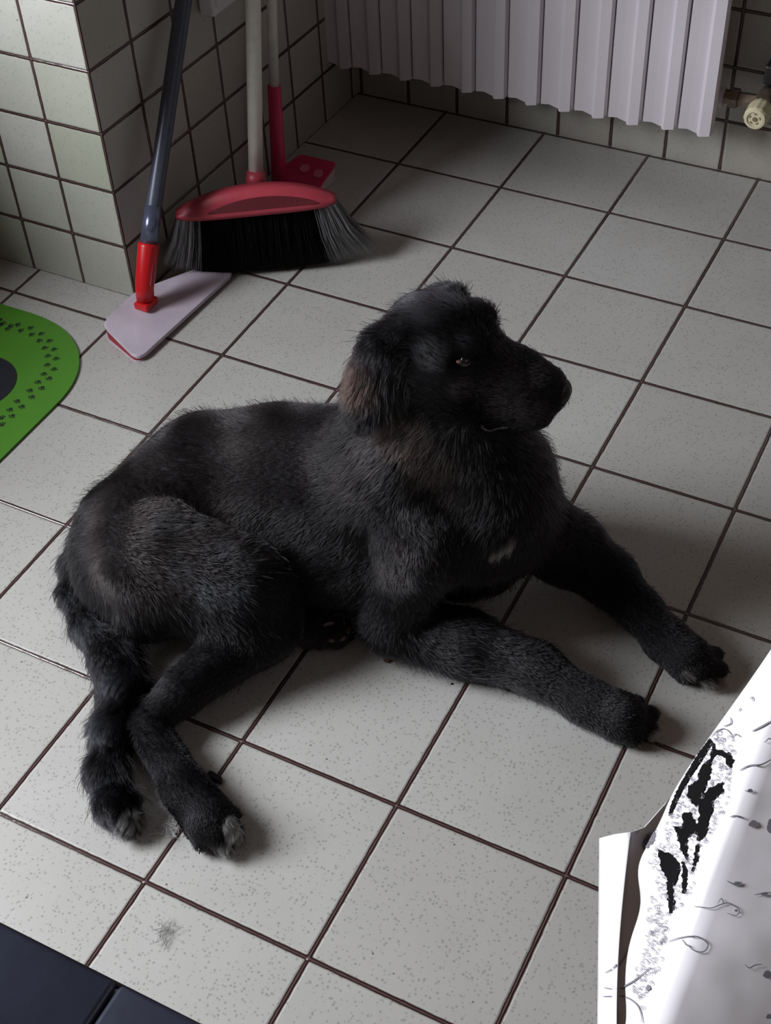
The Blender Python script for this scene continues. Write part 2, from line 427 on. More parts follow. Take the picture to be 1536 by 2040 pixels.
core('bristle_bundle', .13, .86, m_bblack)
bristles('black_bristles', .10, .88, 9000, m_bblack, 1)
bristles('grey_bristles', .005, .15, 2200, m_bgrey, 1)
bristles('grey_bristles', .85, .995, 2400, m_bgrey, 1)

# ---------------------------------------------------------------- long-handled dustpan
m_pink = noisy(mat('pink_plastic', lin(206, 44, 92), .38), 30, .06)
m_pinkspot = mat('pale_pink', lin(222, 120, 140), .5)  # paler pink of the two round spots
pan = tag(empty('dustpan', (-.72, 1.28, 0)), 'pink long-handled dustpan standing behind the broom against the side wall', 'dustpan')
pa, pb, pc, pd = [Vector(at(*q)) for q in ((556, 326, .034), (598, 307, .034), (671, 336, .022), (634, 382, .012))]
pe = Vector(at(548, 372, .012))
poly = [(v.x, v.y) for v in (pe, pd, pc, pb, pa)]
bm = bmesh.new(); rp = roundpoly(poly, .006, 4)
a = Vector((sum(p[0] for p in rp)/len(rp), sum(p[1] for p in rp)/len(rp)))
prism(bm, rp, .007, .012, bev=.0012)
zf = lambda c: .25*max(0, (c.y-1.22))
for v in bm.verts: v.co.z += zf(v.co)
link('pan_top', bm, m_pink, pan)
bm = bmesh.new(); prism(bm, [(a.x+(x-a.x)*.97, a.y+(y-a.y)*.97) for x, y in rp], .001, .008)
for v in bm.verts:
    if v.co.z > .005: v.co.z += zf(v.co)
link('pan_body', bm, mat('pale_pan_lip', lin(196, 178, 180), .5), pan)
for (px, py) in ((607, 336), (634, 346)):
    q = at(px, py, .022); zq = .012+zf(Vector(q))
    q = at(px, py, zq)
    bm = bmesh.new(); prism(bm, [(q[0]+math.cos(t*math.pi/8)*.009, q[1]+math.sin(t*math.pi/8)*.009) for t in range(16)], zq-.001, zq+.0012)
    for v in bm.verts: v.co.z += zf(v.co)-zf(Vector(q))
    link('pale_spot', bm, m_pinkspot, pan)
q0 = atx(556, 350, -.752); q1 = atx(546, 170, -.752); q2 = atx(541, 0, -.756); qd = q2-q1
bm = bmesh.new(); tube(bm, [q0+np.array([0, 0, -.02]), q0*.8+q1*.2, q1], [.0150, .0128, .0112], 24); link('handle_sleeve', bm, m_pink, pan, True)
q3 = q1+qd*4.2; q3[0] = -.785
bm = bmesh.new(); tube(bm, [q1-qd*.03, q2, q3], .0085, 20); link('handle', bm, m_white, pan, True)

# ---------------------------------------------------------------- green pet mat
m_green = noisy(mat('green_rubber', lin(76, 134, 38), .5, 0, .4), 12, .05)
m_print = mat('dark_print', lin(22, 44, 20), .6)
m_disc = noisy(mat('dark_navy_disc', lin(26, 28, 38), .5), 30, .1)
bm = bmesh.new()
mx1, my1, rad_ = -.762, .762, .165
cxm, cym = mx1-rad_-.012, my1-rad_
pl = []
for k in range(25):
    a_ = k/24*math.pi/2; e = 2/2.15
    pl.append((cxm+(rad_+.012)*math.cos(a_)**e, cym+rad_*math.sin(a_)**e))
pl += [(2*(-.975)-x, y) for x, y in reversed(pl)]
bot = [(x, .86-y) for x, y in reversed(pl)]
pl = pl+bot
prism(bm, pl, .0005, .0040, bev=.001)
def disc2(bm, x, y, rx, ry, rot, z0, z1, n=12, mi=1):
    c, s = math.cos(rot), math.sin(rot); before = set(bm.faces)
    prism(bm, [(x+rx*math.cos(t)*c-ry*math.sin(t)*s, y+rx*math.cos(t)*s+ry*math.sin(t)*c) for t in [i*2*math.pi/n for i in range(n)]], z0, z1)
    for f in set(bm.faces)-before: f.material_index = mi
paws = [[-.961, .721], [-.945, .713], [-.937, .728], [-.923, .718], [-.913, .73], [-.901, .717], [-.888, .725], [-.88, .71], [-.865, .716], [-.861, .699], [-.845, .702], [-.844, .685], [-.828, .685], [-.831, .667], [-.815, .663], [-.822, .647], [-.808, .642], [-.818, .628], [-.804, .619], [-.817, .607], [-.805, .596], [-.819, .579], [-.805, .572], [-.817, .559], [-.805, .549], [-.816, .537], [-.806, .525]]
paws += [[-.981, .728], [-.99, .714], [-1.005, .72]]+[[-.817+.012*(i % 2), .515-i*.0115] for i in range(14)]
paws += [[2*(-.975)-x, y] for x, y in reversed(paws)]
for i, (x, y) in enumerate(paws):
    nx = paws[min(i+2, len(paws)-1)]; pv = paws[max(i-2, 0)]
    h = math.atan2(nx[1]-pv[1], nx[0]-pv[0])
    disc2(bm, x, y, .0030, .0035, h, .0035, .0043)
    for da in (-1.05, -.35, .35, 1.05):
        disc2(bm, x+math.cos(h+da)*.0052, y+math.sin(h+da)*.0052, .0017, .0012, h+da, .0035, .0043, 8)
disc2(bm, -.908, .583, .0665, .0665, 0, .0035, .0046, 48, 2)
tag(link('pet_mat', bm, None, mats=[m_green, m_print, m_disc]), 'bright green rubber feeding mat printed with dark paw prints', 'mat')

# ---------------------------------------------------------------- padded bench, front left
m_leath = mat('black_leatherette', lin(38, 42, 55), .34)
noisy(m_leath, 9, .35, .25, .01)
bench = tag(empty('bench', (-.04, -.45, 0)), 'black padded leatherette bench with a stitched seam, at the corner by the camera', 'bench')
def cushion(x0, x1, y0, y1, z0, z1):
    bm = bmesh.new(); box(bm, (x0, y0, z0), (x1, y1, z1), .0045, 3); return bm
ye = float(at(215, 1944, .45)[1])
xs = float(at(233, 1960, .45)[0])
link('cushion', cushion(xs-.40, xs-.0010, ye-.34, ye, .39, .45), m_leath, bench, True)
link('cushion', cushion(xs+.0010, xs+.135, ye-.34, ye, .39, .45), m_leath, bench, True)
bm = bmesh.new(); tube(bm, [(xs-.39, ye-.0005, .443), (xs+.128, ye-.0005, .443)], .0022, 10); link('piping', bm, mat('piping_black', lin(46, 38, 40), .4), bench, True)
bm = bmesh.new(); box(bm, (xs-.39, ye-.33, .355), (xs+.125, ye-.01, .39)); link('seat_frame', bm, m_blackv, bench)
for lx in (xs-.37, xs+.105):
    for ly in (ye-.31, ye-.03):
        bm = bmesh.new(); box(bm, (lx-.014, ly-.014, 0), (lx+.014, ly+.014, .356), .002, 1); link('leg', bm, m_blackv, bench)

# ---------------------------------------------------------------- table and cloth, right
m_wood = noisy(mat('table_wood', lin(150, 112, 80), .5), 14, .2)
TX = .384
table = tag(empty('table', (.80, -.35, 0)), 'table hidden beneath the printed white cloth at right', 'table')
bm = bmesh.new(); box(bm, (TX+.004, -.38, .72), (1.3, .75, .745), .004, 2); link('tabletop', bm, m_wood, table)
for lx in (TX+.06, 1.24):
    for ly in (-.33, .69):
        bm = bmesh.new(); box(bm, (lx-.022, ly-.022, 0), (lx+.022, ly+.022, .721), .003, 1); link('leg', bm, m_wood, table)

# cloth: top rolls over the edge and hangs in folds
m_cloth = mat('printed_cloth', lin(232, 230, 234), .7)
t = NT(m_cloth)
gco = t.n('ShaderNodeUVMap'); gco.uv_map = 'UVMap'
def clothnoise(sc, det, thr0, thr1, off=(0, 0, 0), dist=0.0):
    mp = t.n('ShaderNodeMapping'); mp.inputs['Location'].default_value = off; t.l(gco.outputs[0], mp.inputs[0])
    nz = t.n('ShaderNodeTexNoise'); nz.inputs['Scale'].default_value = sc; nz.inputs['Detail'].default_value = det; nz.inputs['Distortion'].default_value = dist
    t.l(mp.outputs[0], nz.inputs['Vector']); return nz.outputs[0]
t.l(t.mix(clothnoise(30, 3, 0, 1), lin(226, 224, 230), lin(236, 235, 238)), t.b.inputs['Base Color'])
wr = t.n('ShaderNodeBump'); wr.inputs['Strength'].default_value = .35; wr.inputs['Distance'].default_value = .012
t.l(clothnoise(16, 2, 0, 1, (0, 0, 0), 0), wr.inputs['Height']); t.l(wr.outputs[0], t.b.inputs['Normal'])
m_ink = mat('cloth_ink', lin(9, 9, 10), .9, 0, .1); m_inkg = mat('cloth_ink_grey', lin(120, 118, 126), .75)

YS = np.concatenate([np.arange(-.62, -.30, .01), np.arange(-.30, .12, .0025), np.arange(.12, .80, .02)])
HEMZ = .63
_h = [at(px, py, HEMZ) for px, py in ((1536, 1318), (1480, 1388), (1385, 1510), (1340, 1582), (1316, 1640), (1268, 1728), (1282, 1800), (1252, 1890), (1246, 1960), (1252, 2040))]
HEM = sorted([(float(p[1]), float(p[0])) for p in _h]+[(-.62, .374), (-.34, .368), (.25, .366), (.8, .368)])
def hem_lin(y):
    for (a, b), (c, d) in zip(HEM, HEM[1:]):
        if y <= c: return b+(d-b)*(y-a)/(c-a)
    return HEM[-1][1]
def hem_x(y):
    """plan line of the hem"""
    return sum(hem_lin(y+o)*w_ for o, w_ in ((-.009, .15), (-.0045, .2), (0, .3), (.0045, .2), (.009, .15)))
def cloth_pt(y, s):
    """s<0: on the top, distance from the edge; s>0: down the hanging side 0..1"""
    if s <= 0:
        return Vector((TX-s, y, .752+.0015*math.sin(y*41+s*30)+.001*math.sin(s*90+y*13)))
    r = .012
    hx = hem_x(y)
    L = .752-HEMZ
    x = TX-(TX-hx)*(s**.75)+.0016*math.sin(y*70+2*s)*s*(1-s)
    z = .752-L*s-(.0 if s > .08 else 0)
    return Vector((x, y, z))
SV = [-.9, -.6, -.4, -.3, -.25]+[-.2+.0125*i for i in range(16)]+[-.006, 0]+[.03, .07]+[.12+.04*i for i in range(23)]
bm = bmesh.new(); uvl = bm.loops.layers.uv.new('UVMap')
g = [[bm.verts.new(cloth_pt(float(y), s)) for s in SV] for y in YS]
uvm = {}
for i, y in enumerate(YS):
    for j, s in enumerate(SV): uvm[g[i][j]] = (float(y), (s if s < 0 else s*.17))
for i in range(len(YS)-1):
    for j in range(len(SV)-1):
        f = bm.faces.new((g[i][j], g[i][j+1], g[i+1][j+1], g[i+1][j]))
        for lp in f.loops: lp[uvl].uv = uvm[lp.vert]
# lower corner of the cloth hanging in a pleat under the hem: left sheet, ridge, shaded sheet
NL = 40
rows = []
for i in range(NL+1):
    f = i/NL; yy = 1670+f*520
    pts_ = [at(1195-5*f, yy, .50-.02*f), at(1226-8*f, yy-8*(1-f), .545-.02*f), at(1256-22*f-14*math.sin(f*3), yy-12*(1-f), .582-.02*f),
            at(1284-16*f, yy-22*(1-f), .560-.02*f), at(1335-10*f, yy-80*(1-f), .545-.02*f)]
    row = []
    for a_, b_ in zip(pts_, pts_[1:]):
        for k in range(4): row.append(Vector(a_*(1-k/4)+b_*k/4))
    row.append(Vector(pts_[-1])); rows.append([bm.verts.new(v) for v in row])
for r0, r1 in zip(rows, rows[1:]):
    for k in range(len(r0)-1):
        f_ = bm.faces.new((r0[k], r0[k+1], r1[k+1], r1[k]))
        for lp in f_.loops: lp[uvl].uv = (lp.vert.co.y, lp.vert.co.z)
bmesh.ops.recalc_face_normals(bm, faces=bm.faces)
cl = link('tablecloth', bm, m_cloth, smooth=True)
tag(cl, 'white cloth with black printed ornament and script draped over the table edge', 'tablecloth')
md = cl.modifiers.new('thick', 'SOLIDIFY'); md.thickness = .0010; md.offset = 0
me_c = cl.data
cb_ = BVHTree.FromPolygons([v.co.copy() for v in me_c.vertices], [list(p.vertices) for p in me_c.polygons])
def on_cloth(px, py, off=.0012):
    d = Vector(ray(px, py)).normalized(); h = cb_.ray_cast(Vector(CAM), d)
    if h[0] is None: return None
    n = h[1] if h[1].dot(d) < 0 else -h[1]
    return h[0]+n*off
CR = lambda p: (1140+p[0]/2.757, 1300+p[1]/2.757)
def scallop(poly, amp, seed):
    r = random.Random(seed); out = []
    for i in range(len(poly)):
        a = Vector(poly[i]); b = Vector(poly[(i+1) % len(poly)]); n = max(1, int((b-a).length/11))
        nv = Vector(((b-a).y, -(b-a).x)).normalized()
        for k in range(n): out.append(tuple(a.lerp(b, k/n)+nv*amp*r.uniform(-1, 1)))
    return out
def ink_fill(bm, poly, step=1.6):
    poly = [CR(p) for p in poly]; xs = [p[0] for p in poly]; ys = [p[1] for p in poly]; cache = {}
    def gv(i, j):
        if (i, j) not in cache:
            q = on_cloth(min(xs)+i*step, min(ys)+j*step); cache[(i, j)] = bm.verts.new(q) if q is not None else None
        return cache[(i, j)]
    def inside(x, y):
        c = False
        for a in range(len(poly)):
            x1, y1 = poly[a]; x2, y2 = poly[a-1]
            if (y1 > y) != (y2 > y) and x < (x2-x1)*(y-y1)/(y2-y1)+x1: c = not c
        return c
    for i in range(int((max(xs)-min(xs))/step)+1):
        for j in range(int((max(ys)-min(ys))/step)+1):
            if inside(min(xs)+(i+.5)*step, min(ys)+(j+.5)*step):
                q = [gv(i, j), gv(i+1, j), gv(i+1, j+1), gv(i, j+1)]
                if None not in q and max((q[a].co-q[a-1].co).length for a in range(4)) < .006: bm.faces.new(q)
def ink_line(bm, pts, wd):
    """smooth pen stroke; pts in crop pixels, wd full picture pixels"""
    P_ = [Vector(CR(p)) for p in pts]; D_ = []
    for i in range(len(P_)-1):
        p0 = P_[max(i-1, 0)]; p1 = P_[i]; p2 = P_[i+1]; p3 = P_[min(i+2, len(P_)-1)]
        n = max(2, int((p2-p1).length/2.2))
        for k in range(n):
            t_ = k/n; D_.append(.5*((2*p1)+(-p0+p2)*t_+(2*p0-5*p1+4*p2-p3)*t_*t_+(-p0+3*p1-3*p2+p3)*t_**3))
    D_.append(P_[-1]); prev = None
    for i, p in enumerate(D_):
        d_ = (D_[min(i+1, len(D_)-1)]-D_[max(i-1, 0)]); 
        if d_.length < 1e-6: continue
        nn = Vector((-d_.y, d_.x)).normalized(); ww = wd*(.35+.65*math.sin(math.pi*min(1, max(0, i/len(D_)))) )
        a = on_cloth(*(p+nn*ww/2)); b = on_cloth(*(p-nn*ww/2))
        if a is None or b is None: prev = None; continue
        cur = (bm.verts.new(a), bm.verts.new(b))
        if prev and (prev[0].co-cur[0].co).length < .01: bm.faces.new((prev[0], cur[0], cur[1], prev[1]))
        prev = cur
bm = bmesh.new()
SH = [[(765, 475), (700, 560), (640, 660), (580, 770), (545, 860), (540, 905), (560, 880), (605, 780), (665, 680), (725, 590), (782, 500)],
 [(780, 495), (800, 538), (870, 555), (898, 595), (872, 650), (850, 590), (800, 565), (778, 600), (762, 690), (725, 780), (700, 830), (690, 860), (640, 795), (650, 740), (700, 700), (712, 640), (768, 590)],
 [(835, 715), (838, 770), (790, 810), (772, 900), (740, 1020), (705, 1045), (690, 990), (712, 900), (700, 830), (760, 755)],
 [(618, 885), (660, 880), (700, 955), (690, 990), (640, 1020), (645, 1150), (605, 1080), (585, 1000), (565, 960), (620, 965)],
 [(480, 1075), (560, 1115), (602, 1160), (592, 1240), (562, 1290), (572, 1400), (548, 1440), (533, 1350), (530, 1250), (500, 1190), (485, 1120)],
 [(705, 1040), (698, 1150), (668, 1225), (682, 1100)], [(615, 1150), (642, 1190), (632, 1330), (616, 1330)]]
for i, sh in enumerate(SH): ink_fill(bm, scallop(sh, 6 if i else 2, i))
nblack = len(bm.faces); rr = random.Random(3)
def insq(x, y, poly):
    c = False
    for a in range(len(poly)):
        x1, y1 = poly[a]; x2, y2 = poly[a-1]
        if (y1 > y) != (y2 > y) and x < (x2-x1)*(y-y1)/(y2-y1)+x1: c = not c
    return c
LACE = [[(800, 440), (890, 460), (900, 560), (880, 800), (800, 960), (720, 1080), (660, 1340), (560, 1440), (480, 1300), (440, 1150), (520, 1000), (550, 850), (640, 680), (740, 520)],
        [(440, 1300), (540, 1440), (500, 1700), (400, 1960), (330, 1830), (420, 1600)], [(400, 1010), (470, 980), (440, 1060), (380, 1080)]]
for L_ in LACE:
    xs_ = [p[0] for p in L_]; ys_ = [p[1] for p in L_]
    for q in range(800 if L_ is LACE[0] else 280):
        x, y = rr.uniform(min(xs_), max(xs_)), rr.uniform(min(ys_), max(ys_))
        if not insq(x, y, L_) or any(insq(x, y, s_) for s_ in SH): continue
        a0 = rr.random()*6.28; R_ = rr.uniform(4, 9)
        ink_line(bm, [(x+math.cos(a0+k*1.1)*R_*(1+.2*k), y+math.sin(a0+k*1.1)*R_*(1+.25*k)) for k in range(5)], 1.0)
for wd, st in ((1.6, [(680, 1400), (760, 1412), (810, 1395), (860, 1385), (915, 1420), (900, 1452), (850, 1440)]), (1.8, [(540, 1592), (610, 1572), (690, 1570), (745, 1610), (720, 1652), (660, 1640), (615, 1580)]),
    (2.2, [(930, 655), (980, 630), (1040, 622), (1100, 590)]), (2.6, [(1000, 440), (1050, 415), (1100, 385)]), (2, [(185, 1842), (260, 1848), (340, 1812), (390, 1775), (440, 1735)]), (2, [(180, 1890), (290, 1890), (350, 1920), (385, 1970), (400, 2040)]),
    (1.6, [(190, 1760), (240, 1730), (280, 1670), (300, 1620)]), (1.4, [(770, 470), (800, 440), (845, 425), (880, 450), (895, 485)]), (1.4, [(840, 412), (882, 395), (878, 362)]), (1.4, [(890, 470), (910, 455), (935, 470)]),
    (2, [(850, 1262), (890, 1280), (935, 1268)]), (2, [(1000, 1340), (1050, 1330), (1100, 1325)]), (1.6, [(945, 1720), (970, 1740), (1000, 1725), (1040, 1720)]), (1.4, [(800, 1385), (820, 1360), (835, 1395)]), (2.2, [(875, 912), (905, 905), (945, 918)]),
    (1.2, [(985, 262), (1000, 250), (1005, 275)]), (1.2, [(925, 330), (935, 312)]), (1.2, [(340, 1000), (370, 960), (390, 945)]), (1.4, [(510, 860), (530, 800), (560, 740)]), (1.6, [(1060, 500), (1080, 480), (1100, 495)])):
    ink_line(bm, st, wd*1.4)
for x, y, a, b in ((995, 948, 26, 20), (975, 765, 16, 9), (905, 1278, 24, 12), (1070, 1775, 24, 22), (1085, 960, 16, 40), (430, 1845, 12, 16), (1055, 1335, 20, 9), (900, 1425, 10, 6), (1078, 2005, 16, 14)):
    ink_fill(bm, [(x+a*math.cos(t_)*(1+.2*math.sin(3*t_)), y+b*math.sin(t_)) for t_ in [k*math.pi/7 for k in range(14)]])

def on_top(x, y): return Vector((x, y, .7558))
for q in range(70):
    x0, y0 = rr.uniform(.50, 1.24), rr.uniform(-.55, .75); prev = None; a0 = 1.2+rr.uniform(-.2, .2); L0 = rr.uniform(.02, .06); lp_ = rr.uniform(.004, .010)
    for k in range(30):
        u_ = k/29; cx2 = x0+math.cos(a0)*L0*u_+math.sin(u_*14+q)*lp_; cy2 = y0+math.sin(a0)*L0*u_+math.cos(u_*14+q)*lp_*.7; ww = .0006+.0005*math.sin(u_*9+q)**2
        cur = (bm.verts.new(on_top(cx2-ww, cy2)), bm.verts.new(on_top(cx2+ww, cy2)))
        if prev: bm.faces.new((prev[0], cur[0], cur[1], prev[1]))
        prev = cur
for k_, f_ in enumerate(bm.faces): f_.material_index = 0 if k_ < nblack else 1
tag(link('printed_pattern', bm, None, cl, mats=[m_ink, m_inkg]), kind='stuff')


# ---------------------------------------------------------------- crumbs on the floor
m_crumb = noisy(mat('brown_kibble', lin(84, 44, 32), .7), 200, .3, .5)
m_blackbit = noisy(mat('black_scrap', lin(20, 18, 20), .7), 100, .3)
def lump(name, px, py, r, m, label, cat, sz=(1, 1, .7)):
    p = at(px, py, r*sz[2]*.8); bm = bmesh.new(); bmesh.ops.create_icosphere(bm, subdivisions=3, radius=r)
    for v in bm.verts:
        q = v.co.copy(); k = 1+.18*math.sin(q.x/r*4+px)+.15*math.sin(q.y/r*5+py)
        v.co = Vector((q.x*sz[0]*k, q.y*sz[1]*k, max(q.z*sz[2]*k, -r*sz[2]*.8)))
    o = link(name, bm, m, smooth=True); o.location = p; return tag(o, label, cat)
lump('kibble', 702, 488, .0045, m_crumb, 'brown crumb of dry food by the broom bristles', 'crumb')
lump('kibble', 771, 1314, .0042, m_crumb, 'brown crumb of dry food on the floor under the dog\'s near elbow', 'crumb')
lump('debris', 425, 1549, .007, m_blackbit, 'small black scrap on the floor beside the dog\'s hind foot', 'scrap', (1.5, .8, .6))
lump('debris', 900, 1362, .0014, m_blackbit, 'tiny dark specks below the near foreleg', 'scrap')
def fluff(px, py, n, R, label, m):
    c = at(px, py, .002); bm = bmesh.new()
    for i in range(n):
        a_ = random.random()*6.28; p = Vector(c)+Vector((random.gauss(0, R*.4), random.gauss(0, R*.3), random.random()*.002))
        pts = [p]
        for k in range(5):
            a_ += random.gauss(0, .7); p = p+Vector((math.cos(a_), math.sin(a_), random.gauss(0, .1)))*R*.25; p.z = max(.0006, p.z); pts.append(p.copy())
        tube(bm, pts, .00022, 3, False)
    return tag(link('fluff', bm, m), label, 'fluff', kind='stuff')
fluff(330, 1858, 26, .012, 'wisp of grey fluff on the floor tile in front of the bench', mat('grey_fluff', lin(120, 120, 116), .8))
fluff(575, 520, 70, .02, 'swept-up hair and dust in front of the broom', mat('brown_fluff', lin(92, 74, 62), .8))
fluff(330, 1655, 40, .014, 'pale shed hairs between tail tip and hind foot', mat('pale_fluff', lin(200, 200, 200), .8))

# ---------------------------------------------------------------- dog
def U(v): return v/np.linalg.norm(v)
HO = at(895, 688, .40)                          # head centre
HF = U(at(1124, 776, .362)-HO)                  # towards the nose
HU = np.array([0, 0, 1.]); HU = HU-HF*HU.dot(HF); HU = U(HU)
HS = np.cross(HF, HU)                           # towards the dog's right (the camera side)
if HS.dot(CAM-HO) < 0: HS = -HS
def hp(f, s, u): return HO+HF*f+HS*s+HU*u
PR = []   # (kind, data, k, fur length, flow)
def cone(a, ra, b, rb, k=.02, fl=.010, op=1):
    A = at(*a) if len(a) == 3 and not isinstance(a, np.ndarray) else a
    B = at(*b) if len(b) == 3 and not isinstance(b, np.ndarray) else b
    PR.append(('c', A, ra, B, rb, k, fl, op))
def ell(c, ax, rad, k=.015, fl=.007, op=1, flow=None):
    PR.append(('e', c, np.array(ax), np.array(rad), flow, k, fl, op))
HAX = [HF, HS, HU]
# trunk (rear to front so that the coat flows backwards: direction b -> a)
cone((420, 975, .115), .088, (284, 1076, .092), .084, .03, .011)
cone((560, 975, .125), .097, (420, 975, .115), .088, .03, .010)
cone((700, 985, .13), .103, (560, 975, .125), .097, .03, .009)
cone((880, 985, .15), .098, (700, 985, .13), .103, .03, .009)
cone((730, 1100, .08), .075, (560, 1080, .075), .072, .03, .009)
cone((937, 998, .15), .096, (880, 985, .15), .098, .03, .012)
cone((962, 1000, .17), .078, (935, 1085, .10), .063, .03, .016)
# neck
cone((850, 790, .32), .064, (775, 925, .22), .078, .03, .012)
cone((920, 815, .315), .052, (980, 940, .215), .068, .03, .013)
# shoulder
cone((745, 890, .235), .052, (845, 1070, .165), .056, .014, .009)
# near foreleg
cone((845, 1070, .165), .054, (785, 1240, .048), .036, .018, .008)
cone((785, 1245, .042), .036, (930, 1283, .038), .037, .014, .011)
cone((930, 1283, .038), .037, (1070, 1335, .032), .028, .015, .009)
cone((1070, 1335, .032), .028, (1165, 1395, .026), .025, .015, .007)
cone((1165, 1395, .026), .025, (1235, 1428, .024), .029, .012, .006)
# far foreleg
cone((1020, 1025, .13), .056, (1130, 1092, .07), .043, .02, .009)
cone((1130, 1092, .07), .043, (1215, 1150, .045), .032, .015, .008)
cone((1215, 1150, .045), .032, (1275, 1215, .034), .0235, .015, .007)
cone((1275, 1215, .034), .0235, (1325, 1275, .027), .0245, .015, .006)
cone((1325, 1275, .027), .0245, (1368, 1310, .024), .028, .012, .006)
# near hind leg
cone((315, 1120, .112), .072, (480, 1185, .085), .061, .035, .011)
cone((250, 1135, .075), .058, (300, 1190, .06), .052, .03, .007)
cone((480, 1185, .085), .062, (520, 1245, .055), .044, .02, .009)
cone((515, 1255, .052), .041, (360, 1380, .034), .026, .02, .008)
cone((360, 1380, .034), .026, (297, 1442, .028), .019, .01, .007)
cone((300, 1455, .026), .0215, (368, 1572, .022), .0225, .012, .008)
cone((368, 1572, .022), .0225, (415, 1632, .022), .029, .012, .007)
# far hind foot under the belly, soles showing
cone((560, 1225, .03), .026, (620, 1255, .022), .022, .01, .006)
cone((620, 1255, .022), .020, (668, 1262, .020), .019, .008, .005)
# tail
tl = [(172, 1080, .075, .018), (150, 1120, .055, .014), (150, 1180, .035, .015), (178, 1245, .024, .018), (225, 1305, .022, .022), (243, 1380, .022, .0225),
      (224, 1460, .020, .020), (211, 1540, .019, .0195), (228, 1600, .018, .0175), (252, 1632, .014, .010)]
for a_, b_ in zip(tl, tl[1:]): cone(a_[:3], a_[3], b_[:3], b_[3], .012, .021)
# toes: fan at the end of each paw
def toes(base, tips, r, fl=.005):
    for tp in tips:
        mid = tuple(base[i]*.45+tp[i]*.55 for i in range(3)); mid = (mid[0], mid[1], mid[2]+.009)
        cone(base, r*1.05, mid, r*1.05, .005, fl); cone(mid, r*1.05, tp, r*.85, .0015, fl)
TOES = {'fr': ((1225, 1425, .022), [(1268, 1402, .013), (1296, 1424, .013), (1293, 1452, .013), (1262, 1472, .013)]),
        'fl': ((1365, 1308, .022), [(1425, 1305, .013), (1434, 1334, .013), (1412, 1354, .013), (1362, 1346, .013)]),
        'hr': ((410, 1628, .022), [(462, 1626, .013), (468, 1660, .013), (440, 1685, .013), (402, 1678, .013)])}
for kk, (b_, tps) in TOES.items(): toes(b_, tps, .0120, .0022)
toes((650, 1258, .018), [(690, 1245, .014), (696, 1266, .012), (672, 1280, .012), (640, 1283, .012)], .0085, .003)
# head
ell(hp(-.006, 0, .0), HAX, (.056, .052, .050), .02, .010)
ell(hp(-.034, 0, .004), HAX, (.034, .040, .036), .02, .011)
cone(hp(.028, 0, -.010), .040, hp(.078, 0, -.011), .033, .02, .006)
cone(hp(.078, 0, -.011), .033, hp(.108, 0, -.012), .0290, .012, .005)
cone(hp(.0, 0, -.036), .036, hp(.060, 0, -.050), .026, .015, .009)
cone(hp(.060, 0, -.050), .026, hp(.104, 0, -.048), .020, .01, .008)
for sg in (-1, 1):
    ell(hp(.080, sg*.018, -.034), HAX, (.042, .015, .023), .008, .007)        # flews
    ell(hp(.112, sg*.010, -.036), HAX, (.019, .014, .018), .008, .005)        # lip front
    ell(hp(.020, sg*.024, .036), HAX, (.017, .014, .011), .010, .008)         # brow
    ell(hp(.000, sg*.032, -.024), HAX, (.038, .022, .034), .015, .011)        # cheek
    ell(hp(.017, sg*.045, .019), HAX, (.013, .010, .009), .008, .0, -1)       # eye socket
ell(hp(.055, 0, .036), HAX, (.022, .014, .010), .02, .0, -1)                  # stop
# ears
EB = at(806, 664, .425); EM = at(757, 738, .392); ET = at(737, 822, .342)
cone(EB, .018, at(765, 694, .410), .024, .014, .013)
ea = U(ET-EM); en = U(U(CAM-EM)*.8+HS*.35); en = U(en-ea*en.dot(ea)); ew = np.cross(ea, en)
if ew.dot(HF) < 0: ew = -ew
ell((EM*.52+ET*.48)-ew*.002, [ea, ew, en], (.052, .030, .011), .008, .014, 1, ea)
ell((EM*.95+ET*.05)+ew*.008, [ea, ew, en], (.036, .037, .013), .010, .014, 1, ea)
fb = hp(-.012, -.044, .030)
cone(fb, .012, hp(-.022, -.066, .002), .016, .012, .010)
ell(hp(-.025, -.074, -.028), [HU, HF, HS], (.042, .026, .010), .008, .012, 1, -HU)

# ---- signed distance on a grid, then surface nets
lo = np.min([np.minimum(p[1]-.12, p[3]-.12) if p[0] == 'c' else p[1]-.09 for p in PR], 0)
hi = np.max([np.maximum(p[1]+.12, p[3]+.12) if p[0] == 'c' else p[1]+.09 for p in PR], 0)
lo[2] = -.012; hstep = .0036
n3 = ((hi-lo)/hstep).astype(int)+2
ax = [lo[i]+np.arange(n3[i])*hstep for i in range(3)]
def prim_sdf(p, X):
    if p[0] == 'c':
        _, A, ra, B, rb = p[:5]; ba = B-A; L2 = max(ba@ba, 1e-9)
        t_ = np.clip(((X-A)@ba)/L2, 0, 1)
        return np.linalg.norm(X-A-t_[..., None]*ba, axis=-1)-(ra+(rb-ra)*t_)
    _, c, axs, rad = p[:4]
    q = (X-c)@np.array(axs).T
    k0 = np.linalg.norm(q/rad, axis=-1); k1 = np.linalg.norm(q/(rad*rad), axis=-1)
    return k0*(k0-1)/np.maximum(k1, 1e-6)
D = np.full(n3, .2)
